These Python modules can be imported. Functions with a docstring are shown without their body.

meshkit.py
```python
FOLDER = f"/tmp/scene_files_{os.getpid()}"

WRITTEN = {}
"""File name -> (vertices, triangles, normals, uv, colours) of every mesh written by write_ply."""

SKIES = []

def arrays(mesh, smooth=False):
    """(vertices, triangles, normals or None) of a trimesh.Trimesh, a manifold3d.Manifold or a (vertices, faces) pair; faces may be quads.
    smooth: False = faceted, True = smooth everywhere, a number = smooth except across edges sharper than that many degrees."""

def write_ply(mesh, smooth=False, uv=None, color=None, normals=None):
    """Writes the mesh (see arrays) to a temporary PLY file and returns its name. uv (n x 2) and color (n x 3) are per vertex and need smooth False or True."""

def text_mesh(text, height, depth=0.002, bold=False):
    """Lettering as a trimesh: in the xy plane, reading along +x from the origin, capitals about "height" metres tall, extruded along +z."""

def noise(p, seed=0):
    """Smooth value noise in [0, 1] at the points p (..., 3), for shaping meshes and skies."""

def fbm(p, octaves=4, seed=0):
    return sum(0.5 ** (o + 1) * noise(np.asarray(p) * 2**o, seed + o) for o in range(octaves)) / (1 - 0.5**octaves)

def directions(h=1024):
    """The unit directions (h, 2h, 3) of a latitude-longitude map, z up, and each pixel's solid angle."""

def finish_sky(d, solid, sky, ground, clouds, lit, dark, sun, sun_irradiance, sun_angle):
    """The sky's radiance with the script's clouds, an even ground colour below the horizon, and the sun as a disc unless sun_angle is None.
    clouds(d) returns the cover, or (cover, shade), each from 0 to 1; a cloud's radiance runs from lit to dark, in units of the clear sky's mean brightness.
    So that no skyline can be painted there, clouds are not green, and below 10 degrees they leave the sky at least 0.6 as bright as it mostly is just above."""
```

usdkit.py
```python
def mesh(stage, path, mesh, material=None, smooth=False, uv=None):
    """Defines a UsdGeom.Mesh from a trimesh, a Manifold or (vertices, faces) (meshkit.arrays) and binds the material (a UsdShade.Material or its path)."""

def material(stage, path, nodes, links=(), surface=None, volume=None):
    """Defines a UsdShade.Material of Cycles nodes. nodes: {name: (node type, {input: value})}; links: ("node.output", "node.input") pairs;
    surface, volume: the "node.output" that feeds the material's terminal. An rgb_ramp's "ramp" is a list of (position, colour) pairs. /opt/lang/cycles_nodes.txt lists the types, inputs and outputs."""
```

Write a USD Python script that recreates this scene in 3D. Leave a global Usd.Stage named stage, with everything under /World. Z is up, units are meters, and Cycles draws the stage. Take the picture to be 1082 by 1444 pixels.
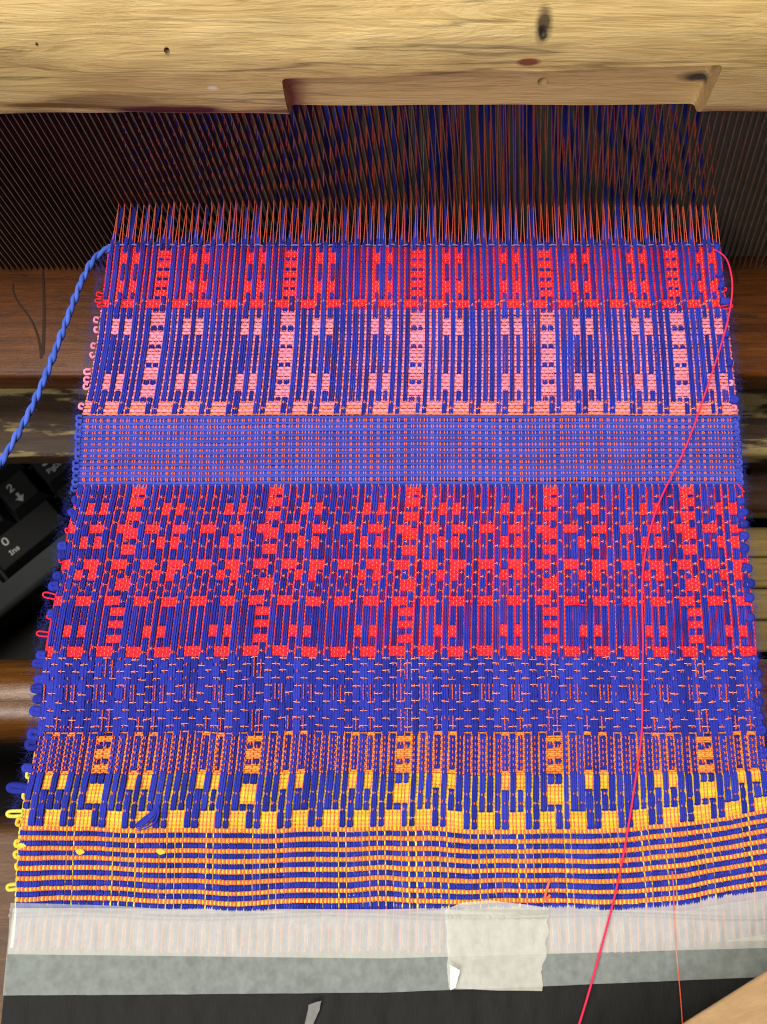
import math, random
import numpy as np, trimesh, manifold3d, meshkit, usdkit
from pxr import Usd, UsdGeom, UsdLux, UsdShade, Gf, Sdf, Vt

random.seed(7)
rng = np.random.default_rng(7)
stage = Usd.Stage.CreateInMemory()
UsdGeom.SetStageUpAxis(stage, 'Z')
UsdGeom.Xform.Define(stage, '/World')
UsdGeom.Scope.Define(stage, '/World/Looks')

# ------------------------------------------------------------------ camera
F_PX, W_PX, H_PX = 1170.0, 1082.0, 1444.0
TILT, CAM_H = math.radians(15.6), 0.2375
cam = UsdGeom.Camera.Define(stage, '/World/camera')
cam.CreateFocalLengthAttr(4.0)
cam.CreateHorizontalApertureAttr(4.0 * W_PX / F_PX)
cam.CreateVerticalApertureAttr(4.0 * H_PX / F_PX)
cam.CreateFStopAttr(2.4)
cam.CreateFocusDistanceAttr(0.243)
cam.CreateExposureAttr(-0.12)
cam.CreateClippingRangeAttr((0.01, 50.0))
cam.AddTranslateOp().Set(Gf.Vec3d(0, 0, CAM_H))
cam.AddRotateXOp().Set(math.degrees(TILT))
CT, ST = math.cos(TILT), math.sin(TILT)

# ------------------------------------------------------------------ light
def rect_light(name, pos, target, w, h, intensity, colour):
    l = UsdLux.RectLight.Define(stage, '/World/' + name)
    l.CreateWidthAttr(w); l.CreateHeightAttr(h); l.CreateIntensityAttr(intensity)
    l.CreateColorAttr(Gf.Vec3f(*colour))
    m = Gf.Matrix4d().SetLookAt(Gf.Vec3d(*pos), Gf.Vec3d(*target), Gf.Vec3d(0, 1, 0)).GetInverse()
    l.AddTransformOp().Set(m)
    return l
rect_light('window_light', (-0.55, -0.75, 0.95), (0, 0.02, 0), 0.9, 0.7, 8.5, (1.0, 0.97, 0.92))
rect_light('ceiling_light', (-0.25, 0.40, 1.2), (0, 0.05, 0), 0.8, 0.6, 14.5, (1.0, 0.93, 0.82))

# ------------------------------------------------------------------ photograph geometry: pixel rays met with real planes
def ray(px, py):
    u, v = (np.asarray(px, float) - W_PX / 2) / F_PX, -(np.asarray(py, float) - H_PX / 2) / F_PX
    return np.stack(np.broadcast_arrays(u, CT * v + ST, ST * v - CT), -1)
def on_z(px, py, z=0.0):
    r = ray(px, py)
    t = (np.asarray(z, float) - CAM_H) / r[..., 2]
    return np.array([0, 0, CAM_H]) + r * t[..., None]
def on_y(px, py, y):
    r = ray(px, py)
    return np.array([0, 0, CAM_H]) + r * (np.asarray(y, float) / r[..., 1])[..., None]

# ------------------------------------------------------------------ prim helpers
count = {}
def numbered(path):
    n = count.get(path, 0); count[path] = n + 1
    return path if n == 0 else f'{path}_{n:03d}'
def tag(p, label=None, cat=None, group=None, kind=None):
    for k, v in (('label', label), ('category', cat), ('group', group), ('kind', kind)):
        if v: p.SetCustomDataByKey(k, v)
    return p
def thing(name, label, cat, group=None, loc=(0, 0, 0)):
    x = UsdGeom.Xform.Define(stage, numbered('/World/' + name)); x.AddTranslateOp().Set(Gf.Vec3d(*map(float, loc)))
    return tag(x.GetPrim(), label, cat, group)
def obj(name, mesh, mat, parent=None, smooth=False):
    base = str(parent.GetPath()) if parent else '/World'
    path = numbered(base + '/' + name)
    if parent is not None:
        off = np.zeros(3); q = parent
        while str(q.GetPath()) != '/World':
            m = UsdGeom.Xformable(q).GetLocalTransformation(); off += np.array(m.ExtractTranslation()); q = q.GetParent()
    else: off = 0
    if isinstance(mesh, tuple) and len(mesh) == 3:                  # vertices, triangles, normals
        v, f, n = mesh
        m = UsdGeom.Mesh.Define(stage, path)
        m.CreatePointsAttr(Vt.Vec3fArray.FromNumpy((v - off).astype(np.float32)))
        m.CreateFaceVertexCountsAttr(Vt.IntArray.FromNumpy(np.full(len(f), 3, np.int32)))
        m.CreateFaceVertexIndicesAttr(Vt.IntArray.FromNumpy(f.astype(np.int32).ravel()))
        m.CreateSubdivisionSchemeAttr('none')
        if n is not None:
            m.CreateNormalsAttr(Vt.Vec3fArray.FromNumpy(n.astype(np.float32))); m.SetNormalsInterpolation('vertex')
        UsdShade.MaterialBindingAPI.Apply(m.GetPrim()).Bind(M[mat])
        return m.GetPrim()
    if hasattr(mesh, 'to_mesh'):
        k = mesh.to_mesh(); mesh = (k.vert_properties[:, :3], k.tri_verts)
    if isinstance(mesh, trimesh.Trimesh): mesh = (np.array(mesh.vertices), np.array(mesh.faces))
    return usdkit.mesh(stage, path, (np.asarray(mesh[0]) - off, mesh[1]), M[mat], smooth=smooth).GetPrim()

def tube(p, ra, rb=None, sides=6, up=(0, 0, 1), cap=True):
    """Round or oval thread along p: ra sideways, rb upwards."""
    p = np.asarray(p, float); n = len(p)
    ra = np.broadcast_to(ra, (n,)).astype(float); rb = ra if rb is None else np.broadcast_to(rb, (n,)).astype(float)
    t = np.gradient(p, axis=0); t /= np.linalg.norm(t, axis=1, keepdims=True) + 1e-15
    upv = np.broadcast_to(np.asarray(up, float), (n, 3))
    s = np.cross(t, upv); s /= np.linalg.norm(s, axis=1, keepdims=True) + 1e-12
    u = np.cross(s, t)
    a = (np.arange(sides) + .5) * 2 * np.pi / sides
    c, d = np.cos(a)[None, :, None], np.sin(a)[None, :, None]
    v = p[:, None] + ra[:, None, None] * c * s[:, None] + rb[:, None, None] * d * u[:, None]
    nn = rb[:, None, None] * c * s[:, None] + ra[:, None, None] * d * u[:, None]
    nn /= np.linalg.norm(nn, axis=2, keepdims=True) + 1e-15
    i, j = np.meshgrid(np.arange(n - 1), np.arange(sides), indexing='ij')
    q = np.stack([i * sides + j, i * sides + (j + 1) % sides, (i + 1) * sides + (j + 1) % sides, (i + 1) * sides + j], -1).reshape(-1, 4)
    f = [q[:, [0, 2, 1]], q[:, [0, 3, 2]]]
    if cap:
        k = np.arange(1, sides - 1); e = (n - 1) * sides
        f += [np.stack([0 * k, k, k + 1], 1), np.stack([0 * k + e, k + 1 + e, k + e], 1)]
    return v.reshape(-1, 3), np.vstack(f), nn.reshape(-1, 3)
def join(parts):
    v, f, n, o = [], [], [], 0
    for a, b, c in parts:
        v.append(a); f.append(b + o); n.append(c); o += len(a)
    return np.vstack(v), np.vstack(f), np.vstack(n)
def spline(pts, n):
    from scipy.interpolate import CubicSpline
    pts = np.asarray(pts, float)
    d = np.r_[0, np.cumsum(np.linalg.norm(np.diff(pts, axis=0), axis=1))]
    return CubicSpline(d, pts)(np.linspace(0, d[-1], n))
def rounded_box(lo, hi, r, seg=12):
    lo, hi = np.asarray(lo, float) + r, np.asarray(hi, float) - r
    s = manifold3d.Manifold.sphere(r, seg)
    return manifold3d.Manifold.batch_hull([s.translate([x, y, z]) for x in (lo[0], hi[0]) for y in (lo[1], hi[1]) for z in (lo[2], hi[2])])

# ------------------------------------------------------------------ materials
def lin(r, g, b): return tuple(((c / 255 + .055) / 1.055) ** 2.4 if c > 10 else c / 255 / 12.92 for c in (r, g, b))
M = {}
def yarn(name, col, var=.12, rough=.85, sheen=.25, scale=2600, trans=0.0):
    dark = tuple(c * (1 - 2.2 * var) for c in col); light = tuple(min(.95, c * (1 + var) + .01) for c in col)
    n = {'g': ('geometry', {}), 'n': ('noise_texture', {'scale': scale, 'detail': 3.0}), 'big': ('noise_texture', {'scale': 160.0, 'detail': 2.0}),
         'o': ('object_info', {}), 'a': ('math', {'math_type': 'multiply_add', 'value2': .55, 'value3': -.05}),
         'b': ('math', {'math_type': 'multiply_add', 'value2': .3}), 'c': ('math', {'math_type': 'multiply_add', 'value2': .3, 'value3': 0.0}),
         'r': ('rgb_ramp', {'ramp': [(.34, dark), (.52, col), (.70, light)]}),
         'bp': ('bump', {'strength': .5, 'distance': .00012}),
         'p': ('principled_bsdf', {'roughness': rough, 'specular_ior_level': .2, 'sheen_weight': sheen, 'sheen_roughness': .5, 'sheen_tint': light})}
    l = [('g.position', 'n.vector'), ('g.position', 'big.vector'), ('n.fac', 'a.value1'), ('big.fac', 'b.value1'), ('a.value', 'b.value3'),
         ('o.random', 'c.value1'), ('b.value', 'c.value3'), ('c.value', 'r.fac'), ('r.color', 'p.base_color'),
         ('n.fac', 'bp.height'), ('bp.normal', 'p.normal')]
    M[name] = usdkit.material(stage, '/World/Looks/' + name, n, l, surface='p.BSDF')
yarn('blue_wool', lin(40, 50, 164), .17)
yarn('blue_weft', lin(60, 74, 182), .17)
yarn('sky_blue_wool', lin(70, 100, 200), .12)
yarn('lavender', lin(140, 130, 215), .1)
yarn('red_cotton', lin(244, 38, 58), .10, sheen=.1)
yarn('pink_cotton', lin(234, 142, 172), .12, sheen=.15)
yarn('orange_cotton', lin(250, 110, 72), .1, sheen=.1)
yarn('tan_cotton', lin(248, 158, 62), .1, sheen=.1)
yarn('pale_cotton', lin(248, 176, 158), .08, sheen=.1)
yarn('salmon_cotton', lin(246, 146, 124), .1, sheen=.1)
yarn('yellow_wool', lin(244, 198, 62), .12, sheen=.15)
yarn('lime_wool', lin(222, 214, 84), .1, sheen=.15)
yarn('rose_thread', lin(245, 40, 88), .06, rough=.5, sheen=.1)

def wood(name, stops, stretch=(6, 60, 60), scale=4.0, rough=.55, bump=.0004, spec=.4, fine=900, blotch=None, coat=0.0, spots=(), rings=70.0, mottle=.22, cracks=.45):
    """Grain running along x; blotch: (colour, scale, threshold, softness) of stains or old paint; spots: (centre, radius, colour)."""
    n = {'g': ('geometry', {}), 'm': ('mapping', {'scale': stretch}), 'n': ('noise_texture', {'scale': scale, 'detail': 6.0, 'roughness': .62, 'distortion': .6}),
         'mf': ('mapping', {'scale': (.06, 1, 1)}), 'nf': ('noise_texture', {'scale': fine, 'detail': 3.0}),
         'mx': ('math', {'math_type': 'multiply_add', 'value2': .28}), 'sc': ('math', {'math_type': 'multiply_add', 'value2': .62, 'value3': -.06}), 'rg': ('math', {'math_type': 'multiply', 'value2': rings}), 'sn': ('math', {'math_type': 'sine'}), 'sm': ('math', {'math_type': 'multiply_add', 'value2': .035}),
         'n2': ('noise_texture', {'scale': 55.0, 'detail': 6.0, 'roughness': .7}), 'mo': ('math', {'math_type': 'multiply_add', 'value2': mottle}), 'm3': ('mapping', {'scale': (.35, 1, 1)}),
         'r': ('rgb_ramp', {'ramp': stops}), 'bp': ('bump', {'strength': .6, 'distance': bump}),
         'p': ('principled_bsdf', {'roughness': rough, 'specular_ior_level': spec, 'coat_weight': coat, 'coat_roughness': .25})}
    l = [('g.position', 'm.vector'), ('m.vector', 'n.vector'), ('g.position', 'mf.vector'), ('mf.vector', 'nf.vector'),
         ('n.fac', 'sc.value1'), ('n.fac', 'rg.value1'), ('rg.value', 'sn.value1'), ('sn.value', 'sm.value1'), ('sc.value', 'sm.value3'), ('g.position', 'm3.vector'), ('m3.vector', 'n2.vector'), ('n2.fac', 'mo.value1'), ('sm.value', 'mo.value3'), ('nf.fac', 'mx.value1'), ('mo.value', 'mx.value3'), ('mx.value', 'r.fac'), ('mx.value', 'bp.height'), ('bp.normal', 'p.normal')]
    n |= {'cm': ('mapping', {'scale': (5, 130, 110)}), 'cn': ('noise_texture', {'scale': 1.0, 'detail': 4.0, 'roughness': .55}), 'cr': ('rgb_ramp', {'ramp': [(.0, (1, 1, 1)), (.478, (1, 1, 1)), (.5, (cracks,) * 3), (.522, (1, 1, 1)), (1.0, (1, 1, 1))]}),
          'ck': ('noise_texture', {'scale': 22.0, 'detail': 3.0}), 'cf': ('rgb_ramp', {'ramp': [(.45, (0, 0, 0)), (.62, (1, 1, 1))]}), 'cx': ('mix', {'mix_type': 'multiply'})}
    l += [('g.position', 'cm.vector'), ('cm.vector', 'cn.vector'), ('cn.fac', 'cr.fac'), ('m3.vector', 'ck.vector'), ('ck.fac', 'cf.fac'), ('cf.color', 'cx.fac'), ('r.color', 'cx.color1'), ('cr.color', 'cx.color2')]
    out = 'cx.color'
    if blotch:
        col, bs, th, soft, bstretch = blotch
        n |= {'bm': ('mapping', {'scale': bstretch}), 'bn': ('noise_texture', {'scale': bs, 'detail': 5.0, 'roughness': .65}),
              'br': ('rgb_ramp', {'ramp': [(th - soft, (0, 0, 0)), (th + soft, (1, 1, 1))]}), 'bx': ('mix', {'color2': col})}
        l += [('g.position', 'bm.vector'), ('bm.vector', 'bn.vector'), ('bn.fac', 'br.fac'), ('br.color', 'bx.fac'), (out, 'bx.color1')]
        out = 'bx.color'
    for i, (c, rad, col, sx) in enumerate(spots):
        n |= {f's{i}': ('vector_math', {'math_type': 'subtract', 'vector2': tuple(map(float, c))}), f'd{i}': ('vector_math', {'math_type': 'multiply', 'vector2': tuple(map(float, sx))}),
              f'w{i}': ('vector_math', {'math_type': 'length'}), f'k{i}': ('math', {'math_type': 'multiply_add', 'value2': 1.3 * rad}),
              f'e{i}': ('math', {'math_type': 'add'}), f'q{i}': ('rgb_ramp', {'ramp': [(.60, (1, 1, 1)), (.84, (0, 0, 0))]}), f'v{i}': ('math', {'math_type': 'divide', 'value2': rad * 1.9}),
              f'x{i}': ('mix', {'color2': col})}
        l += [('g.position', f's{i}.vector1'), (f's{i}.vector', f'd{i}.vector1'), (f'd{i}.vector', f'w{i}.vector1'), ('n2.fac', f'k{i}.value1'), (f'w{i}.value', f'k{i}.value3'),
              (f'k{i}.value', f'v{i}.value1'), (f'v{i}.value', f'q{i}.fac'), (f'q{i}.color', f'x{i}.fac'), (out, f'x{i}.color1')]
        n.pop(f'e{i}'); out = f'x{i}.color'
    l.append((out, 'p.base_color'))
    M[name] = usdkit.material(stage, '/World/Looks/' + name, n, l, surface='p.BSDF')

def plain(name, col, rough=.5, metallic=0.0, spec=.4, nscale=400.0, var=.2, bump=.0001, stretch=(1, 1, 1)):
    n = {'g': ('geometry', {}), 'm': ('mapping', {'scale': stretch}), 'n': ('noise_texture', {'scale': nscale, 'detail': 4.0}),
         'r': ('rgb_ramp', {'ramp': [(.3, tuple(c * (1 - var) for c in col)), (.7, tuple(c * (1 + var) for c in col))]}),
         'bp': ('bump', {'strength': .5, 'distance': bump}), 'p': ('principled_bsdf', {'roughness': rough, 'metallic': metallic, 'specular_ior_level': spec})}
    M[name] = usdkit.material(stage, '/World/Looks/' + name, n, [('g.position', 'm.vector'), ('m.vector', 'n.vector'), ('n.fac', 'r.fac'), ('r.color', 'p.base_color'), ('n.fac', 'bp.height'), ('bp.normal', 'p.normal')], surface='p.BSDF')
def round_profile(corners, radii, n=10, fill=None):
    """Closed outline through the corners, each rounded; long sides are filled with points."""
    c = np.asarray(corners, float); out = []
    for i in range(len(c)):
        a, b, d = c[i - 1], c[i], c[(i + 1) % len(c)]
        u, w = (a - b) / np.linalg.norm(a - b), (d - b) / np.linalg.norm(d - b)
        r = radii[i]; p, q = b + u * r, b + w * r
        t = np.linspace(0, 1, n)[:, None]
        out.append((1 - t) ** 2 * p + 2 * t * (1 - t) * b + t ** 2 * q)
    o = np.vstack(out)
    if fill:
        dense = []
        for i in range(len(o)):
            a, b = o[i], o[(i + 1) % len(o)]
            k = max(1, int(np.linalg.norm(b - a) / fill)); t = np.linspace(0, 1, k, endpoint=False)[:, None]
            dense.append(a + (b - a) * t)
        o = np.vstack(dense)
    return o
ZB = .0385
RAIL = round_profile([(.1700, ZB), (.1690, .066), (.198, .094), (.240, .094), (.240, ZB)], [.0095, .019, .012, .008, .006], 12, .0014)
def bp(px, py):
    """Where the ray of a pixel first meets the rail's outline."""
    r = ray(px, py); best = None
    for i in range(len(RAIL)):
        a, b = RAIL[i], RAIL[(i + 1) % len(RAIL)]; e = b - a
        det = r[1] * -e[1] + e[0] * r[2]
        if abs(det) < 1e-12: continue
        w = a - np.array([0, CAM_H]); t = (w[0] * -e[1] + e[0] * w[1]) / det; u = (r[1] * w[1] - r[2] * w[0]) / det
        if 0 <= u <= 1 and t > 0 and (best is None or t < best): best = t
    return np.array([0, 0, CAM_H]) + r * best if best else on_y(px, py, .172)
DK = lin(52, 30, 20)
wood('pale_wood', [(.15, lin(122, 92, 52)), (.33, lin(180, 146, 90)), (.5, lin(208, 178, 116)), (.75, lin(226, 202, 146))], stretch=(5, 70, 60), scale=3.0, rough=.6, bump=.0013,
     spots=[(bp(767, 30), .0030, lin(86, 70, 44), (1, .6, .62)), (bp(766, 45), .0013, lin(40, 30, 20), (1, .5, .8)), (on_y(766, 117, .1772), .0014, lin(74, 54, 30), (1, .3, 1)), (bp(236, 70), .0011, lin(30, 18, 10), (1, .5, .8)), (bp(52, 62), .0006, lin(60, 40, 20), (1, .5, .8)),  # the spot in the round hole is shade put into the colour
            (bp(745, 86), .0010, lin(126, 70, 44), (.3, .5, 1)),
            (bp(240, 156), .0026, lin(84, 40, 40), (.10, .5, .8)),
            (bp(600, 157), .0022, lin(66, 30, 30), (.03, .6, 1)), (bp(80, 152), .0022, lin(120, 90, 50), (.08, .5, 1)), (bp(300, 124), .0012, lin(225, 220, 200), (.6, .5, 1)), (bp(150, 143), .0030, lin(150, 120, 78), (.13, .6, 1)), (bp(620, 108), .0016, lin(120, 88, 48), (.09, .5, 1)), (on_y(985, 103, .179), .0026, lin(60, 60, 48), (.3, .5, .9)), (on_y(1012, 114, .178), .0022, lin(60, 60, 50), (.9, .5, .5))])  # the pale spot left of the notch is a painted highlight
wood('brown_wood', [(.2, lin(28, 14, 6)), (.42, lin(70, 35, 9)), (.6, lin(94, 50, 13)), (.8, lin(116, 68, 22))], stretch=(8, 90, 90), rough=.4, spec=.25, coat=.06)
wood('old_wood', [(.2, lin(22, 14, 7)), (.45, lin(44, 28, 15)), (.7, lin(70, 48, 28))], stretch=(8, 90, 90), rough=.6, blotch=(lin(140, 122, 78), 2.0, .54, .03, (9, 60, 60)))
wood('dark_wood', [(.2, lin(24, 13, 7)), (.5, lin(48, 29, 15)), (.8, lin(66, 42, 24))], stretch=(8, 80, 80), rough=.35, coat=.3)
wood('varnished_wood', [(.2, lin(44, 24, 8)), (.45, lin(92, 54, 18)), (.7, lin(122, 78, 32))], stretch=(8, 90, 90), rough=.25, coat=.6)
wood('plank_wood', [(.2, lin(100, 84, 42)), (.5, lin(138, 116, 64)), (.8, lin(156, 134, 80))], stretch=(6, 50, 50), rough=.5)
wood('smooth_wood', [(.2, lin(196, 164, 116)), (.5, lin(216, 184, 134)), (.8, lin(224, 194, 146))], stretch=(6, 50, 50), rough=.45, cracks=1.0, mottle=.06, rings=10.0)
wood('breast_wood', [(.2, lin(50, 32, 20)), (.5, lin(88, 60, 38)), (.8, lin(120, 90, 62))], stretch=(8, 60, 60), rough=.5)
plain('reed_metal', lin(106, 80, 62), rough=.5, metallic=.35, var=.25, nscale=300)
plain('black_plastic', lin(12, 13, 14), rough=.75, spec=.15, var=.05)
plain('grey_plastic', lin(30, 34, 34), rough=.7, spec=.2, var=.05)
plain('white_print', lin(120, 120, 118), rough=.5, var=.03)
plain('white_paint', lin(225, 220, 205), rough=.3, var=.15, nscale=120)  # white that stands in for a glint on varnished wood
plain('black_cloth', lin(19, 20, 20), rough=.8, var=.3, nscale=90, stretch=(30, 4, 4), bump=.0002)
plain('desk_dark', lin(11, 8, 7), rough=.8)
def paper(name, col, opaque, nscale, bump):
    n = {'g': ('geometry', {}), 'n': ('noise_texture', {'scale': nscale, 'detail': 6.0, 'roughness': .65}), 'c': ('noise_texture', {'scale': 420.0, 'detail': 3.0}),
         'r': ('rgb_ramp', {'ramp': [(.3, tuple(x * .9 for x in col)), (.7, col)]}), 'o': ('rgb_ramp', {'ramp': [(.3, (opaque - .03,) * 3), (.7, (opaque + .03,) * 3)]}),
         'bp': ('bump', {'strength': .5, 'distance': bump}), 'd': ('principled_bsdf', {'roughness': .6, 'specular_ior_level': .3}),
         't': ('transparent_bsdf', {'color': (1, 1, 1)}), 'mx': ('mix_closure', {})}
    M[name] = usdkit.material(stage, '/World/Looks/' + name, n, [('g.position', 'n.vector'), ('g.position', 'c.vector'), ('n.fac', 'r.fac'), ('r.color', 'd.base_color'), ('n.fac', 'bp.height'), ('bp.normal', 'd.normal'),
        ('c.fac', 'o.fac'), ('o.color', 'mx.fac'), ('t.BSDF', 'mx.closure1'), ('d.BSDF', 'mx.closure2')], surface='mx.closure')
paper('tissue_tape', lin(222, 234, 230), .165, 700, .0003)
paper('inner_tape', lin(252, 242, 234), .3, 500, .0002)
paper('masking_tape', lin(250, 250, 240), .26, 700, .0003)
plain('crack_brown', lin(44, 25, 11), rough=.8)
plain('grey_paper', lin(120, 122, 120), rough=.7, var=.1)
plain('white_backing', lin(250, 240, 232), rough=.7, var=.04)

# ------------------------------------------------------------------ setting: the dark desk below
desk = obj('desk', trimesh.creation.box(bounds=[[-.6, -.6, -.16], [.6, .9, -.14]]), 'desk_dark'); tag(desk, kind='structure')
shafts = obj('wall', trimesh.creation.box(bounds=[[-.6, .45, -.14], [.6, .47, .3]]), 'desk_dark'); tag(shafts, kind='structure')  # added dark backdrop, stands in for the darkness behind the reed

# ------------------------------------------------------------------ beater: pale hand rail, reed, race board
def bar(profile, x0, x1, nx, noise_amp, seed, freq=40.0):
    """A bar along x with the given closed (y, z) outline, its surface worn uneven."""
    prof = np.asarray(profile, float); m = len(prof)
    xs = np.linspace(x0, x1, nx)
    v = np.empty((nx, m, 3)); v[..., 0] = xs[:, None]; v[..., 1:] = prof[None]
    c = prof.mean(0); d = prof - c; d /= np.linalg.norm(d, axis=1, keepdims=True)
    amp = (meshkit.fbm(v * np.array([freq * .35, freq, freq]), 4, seed) - .5) * 2 * noise_amp
    v[..., 1] += d[None, :, 0] * amp; v[..., 2] += d[None, :, 1] * amp
    i, j = np.meshgrid(np.arange(nx - 1), np.arange(m), indexing='ij')
    q = np.stack([i * m + j, i * m + (j + 1) % m, (i + 1) * m + (j + 1) % m, (i + 1) * m + j], -1).reshape(-1, 4)
    k = np.arange(1, m - 1); e = (nx - 1) * m
    f = np.vstack([q[:, [0, 2, 1]], q[:, [0, 3, 2]], np.stack([0 * k, k, k + 1], 1), np.stack([0 * k + e, k + 1 + e, k + e], 1)])
    t = trimesh.Trimesh(v.reshape(-1, 3), f, process=False)
    if t.volume < 0: t.invert()
    return t
def to_manifold(t): return manifold3d.Manifold(manifold3d.Mesh(np.asarray(t.vertices, np.float32), np.asarray(t.faces, np.uint32)))

rail = thing('beater_rail', 'pale yellow wooden hand rail of the loom with a long notch and a knot', 'wooden beam', loc=(0, .19, .06))
body = bar(RAIL, -.17, .17, 340, .0019, 3, 60.0)
solid = to_manifold(body)
n0, n1 = bp(408, 128), bp(1016, 118)
x0, x1 = n0[0], n1[0]
ztop = bp(600, 108)[2]
q_ = manifold3d.Manifold.sphere(.0012, 16)
cut = manifold3d.Manifold.batch_hull([q_.translate([x_, y_, z_]) for x_ in (x0 + .001, x1 - .001) for y_, z_ in ((.10, -.01), (.1752, -.01), (.1757, .040), (.1768, ztop - .0012), (.10, ztop - .0012))]).rotate([0, -2.0, 0]).translate([.0005, 0, .0004])
solid = solid - cut
hole = manifold3d.Manifold.cylinder(.02, .0015, .0015, 16).rotate([-90, 0, 0])
h0 = on_y(766, 117, .1772)
solid = solid - hole.translate([h0[0], .170, h0[2]])
k0 = bp(766, 36)
solid = solid - manifold3d.Manifold.sphere(.0016, 20).scale([1, 1, 1.2]).translate([k0[0], k0[1] - .0018, k0[2]])
s = bp(236, 70); solid = solid - manifold3d.Manifold.sphere(.0009, 12).translate([s[0], s[1] - .0002, s[2]])
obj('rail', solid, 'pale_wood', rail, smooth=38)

# the reed: flat wires, leaning as in the photograph
vp = ray(740, 1300); down = vp / -vp[2]
see = ray(740, 222); see = see / np.linalg.norm(see)
dn = down / np.linalg.norm(down)
dep = see - dn * (see @ dn); dep /= np.linalg.norm(dep)
nrm = np.cross(dn, dep)
Y_REED = float(on_z(541, 290)[1])
PITCH = .00206
reed = thing('reed', 'metal reed of close upright wires beneath the pale hand rail', 'reed', loc=(0, Y_REED, -.03))
for k in range(-70, 71):
    base = np.array([k * PITCH, Y_REED, 0]) + rng.normal(0, .00008, 3) * [1, 0, 0]
    a, b = base - down * .0405, base + down * .0285
    h, w = dep * .0013, nrm * .00016
    vs = np.array([p + sy * h + sx * w for p in (a, b) for sy in (-1, 1) for sx in (-1, 1)])
    fs = trimesh.creation.box().faces
    box = trimesh.Trimesh(vs, trimesh.convex.convex_hull(vs).faces if False else [[0, 1, 3], [0, 3, 2], [4, 7, 5], [4, 6, 7], [0, 4, 5], [0, 5, 1], [2, 3, 7], [2, 7, 6], [0, 2, 6], [0, 6, 4], [1, 5, 7], [1, 7, 3]], process=False)
    if box.volume < 0: box.invert()
    obj('reed_wire', box, 'reed_metal', reed)

ZR = -.0285
race = thing('race_board', 'brown cracked wooden board lying in front of the reed foot', 'wooden board', loc=(0, .14, ZR))
rb_ = bar(round_profile([(.1235, ZR - .013), (.1235, ZR), (.172, ZR), (.172, ZR - .013)], [.003, .003, .002, .003], 7, .002), -.2, .2, 200, .0004, 11)
obj('board', rb_, 'brown_wood', race, smooth=40)
for pts, r in (([(18, 400), (25, 425), (40, 445), (52, 470), (58, 505)], .00022), ([(60, 380), (62, 430), (60, 500)], .0003), 
               ([(1036, 372), (1040, 400)], .0002)):
    pts = np.array(pts, float); q = spline(on_z(pts[:, 0], pts[:, 1], ZR + .0002), 14)
    obj('crack', tube(q, r * 2.2 * np.linspace(.4, 1, 14) ** .5, .00008, 6), 'crack_brown', race)
rail2 = thing('weathered_beam', 'dark weathered beam with flaking cream paint left and right of the cloth', 'wooden beam', loc=(0, .13, -.06))
obj('beam', bar(round_profile([(.1055, -.071), (.1055, -.060), (.165, -.060), (.165, -.071)], [.002, .003, .002, .003], 6, .002), -.25, .25, 220, .0006, 21), 'old_wood', rail2, smooth=40)
rod = thing('round_beam', 'round varnished brown wooden roller passing under the blue band', 'wooden roller', loc=(0, .0145, -.065))
ang = np.linspace(0, 2 * np.pi, 40, endpoint=False)
obj('roller', bar(np.stack([.0145 + .0148 * np.cos(-ang), -.065 + .0148 * np.sin(-ang)], 1), -.25, .25, 160, .0004, 31), 'varnished_wood', rod, smooth=40)
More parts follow.
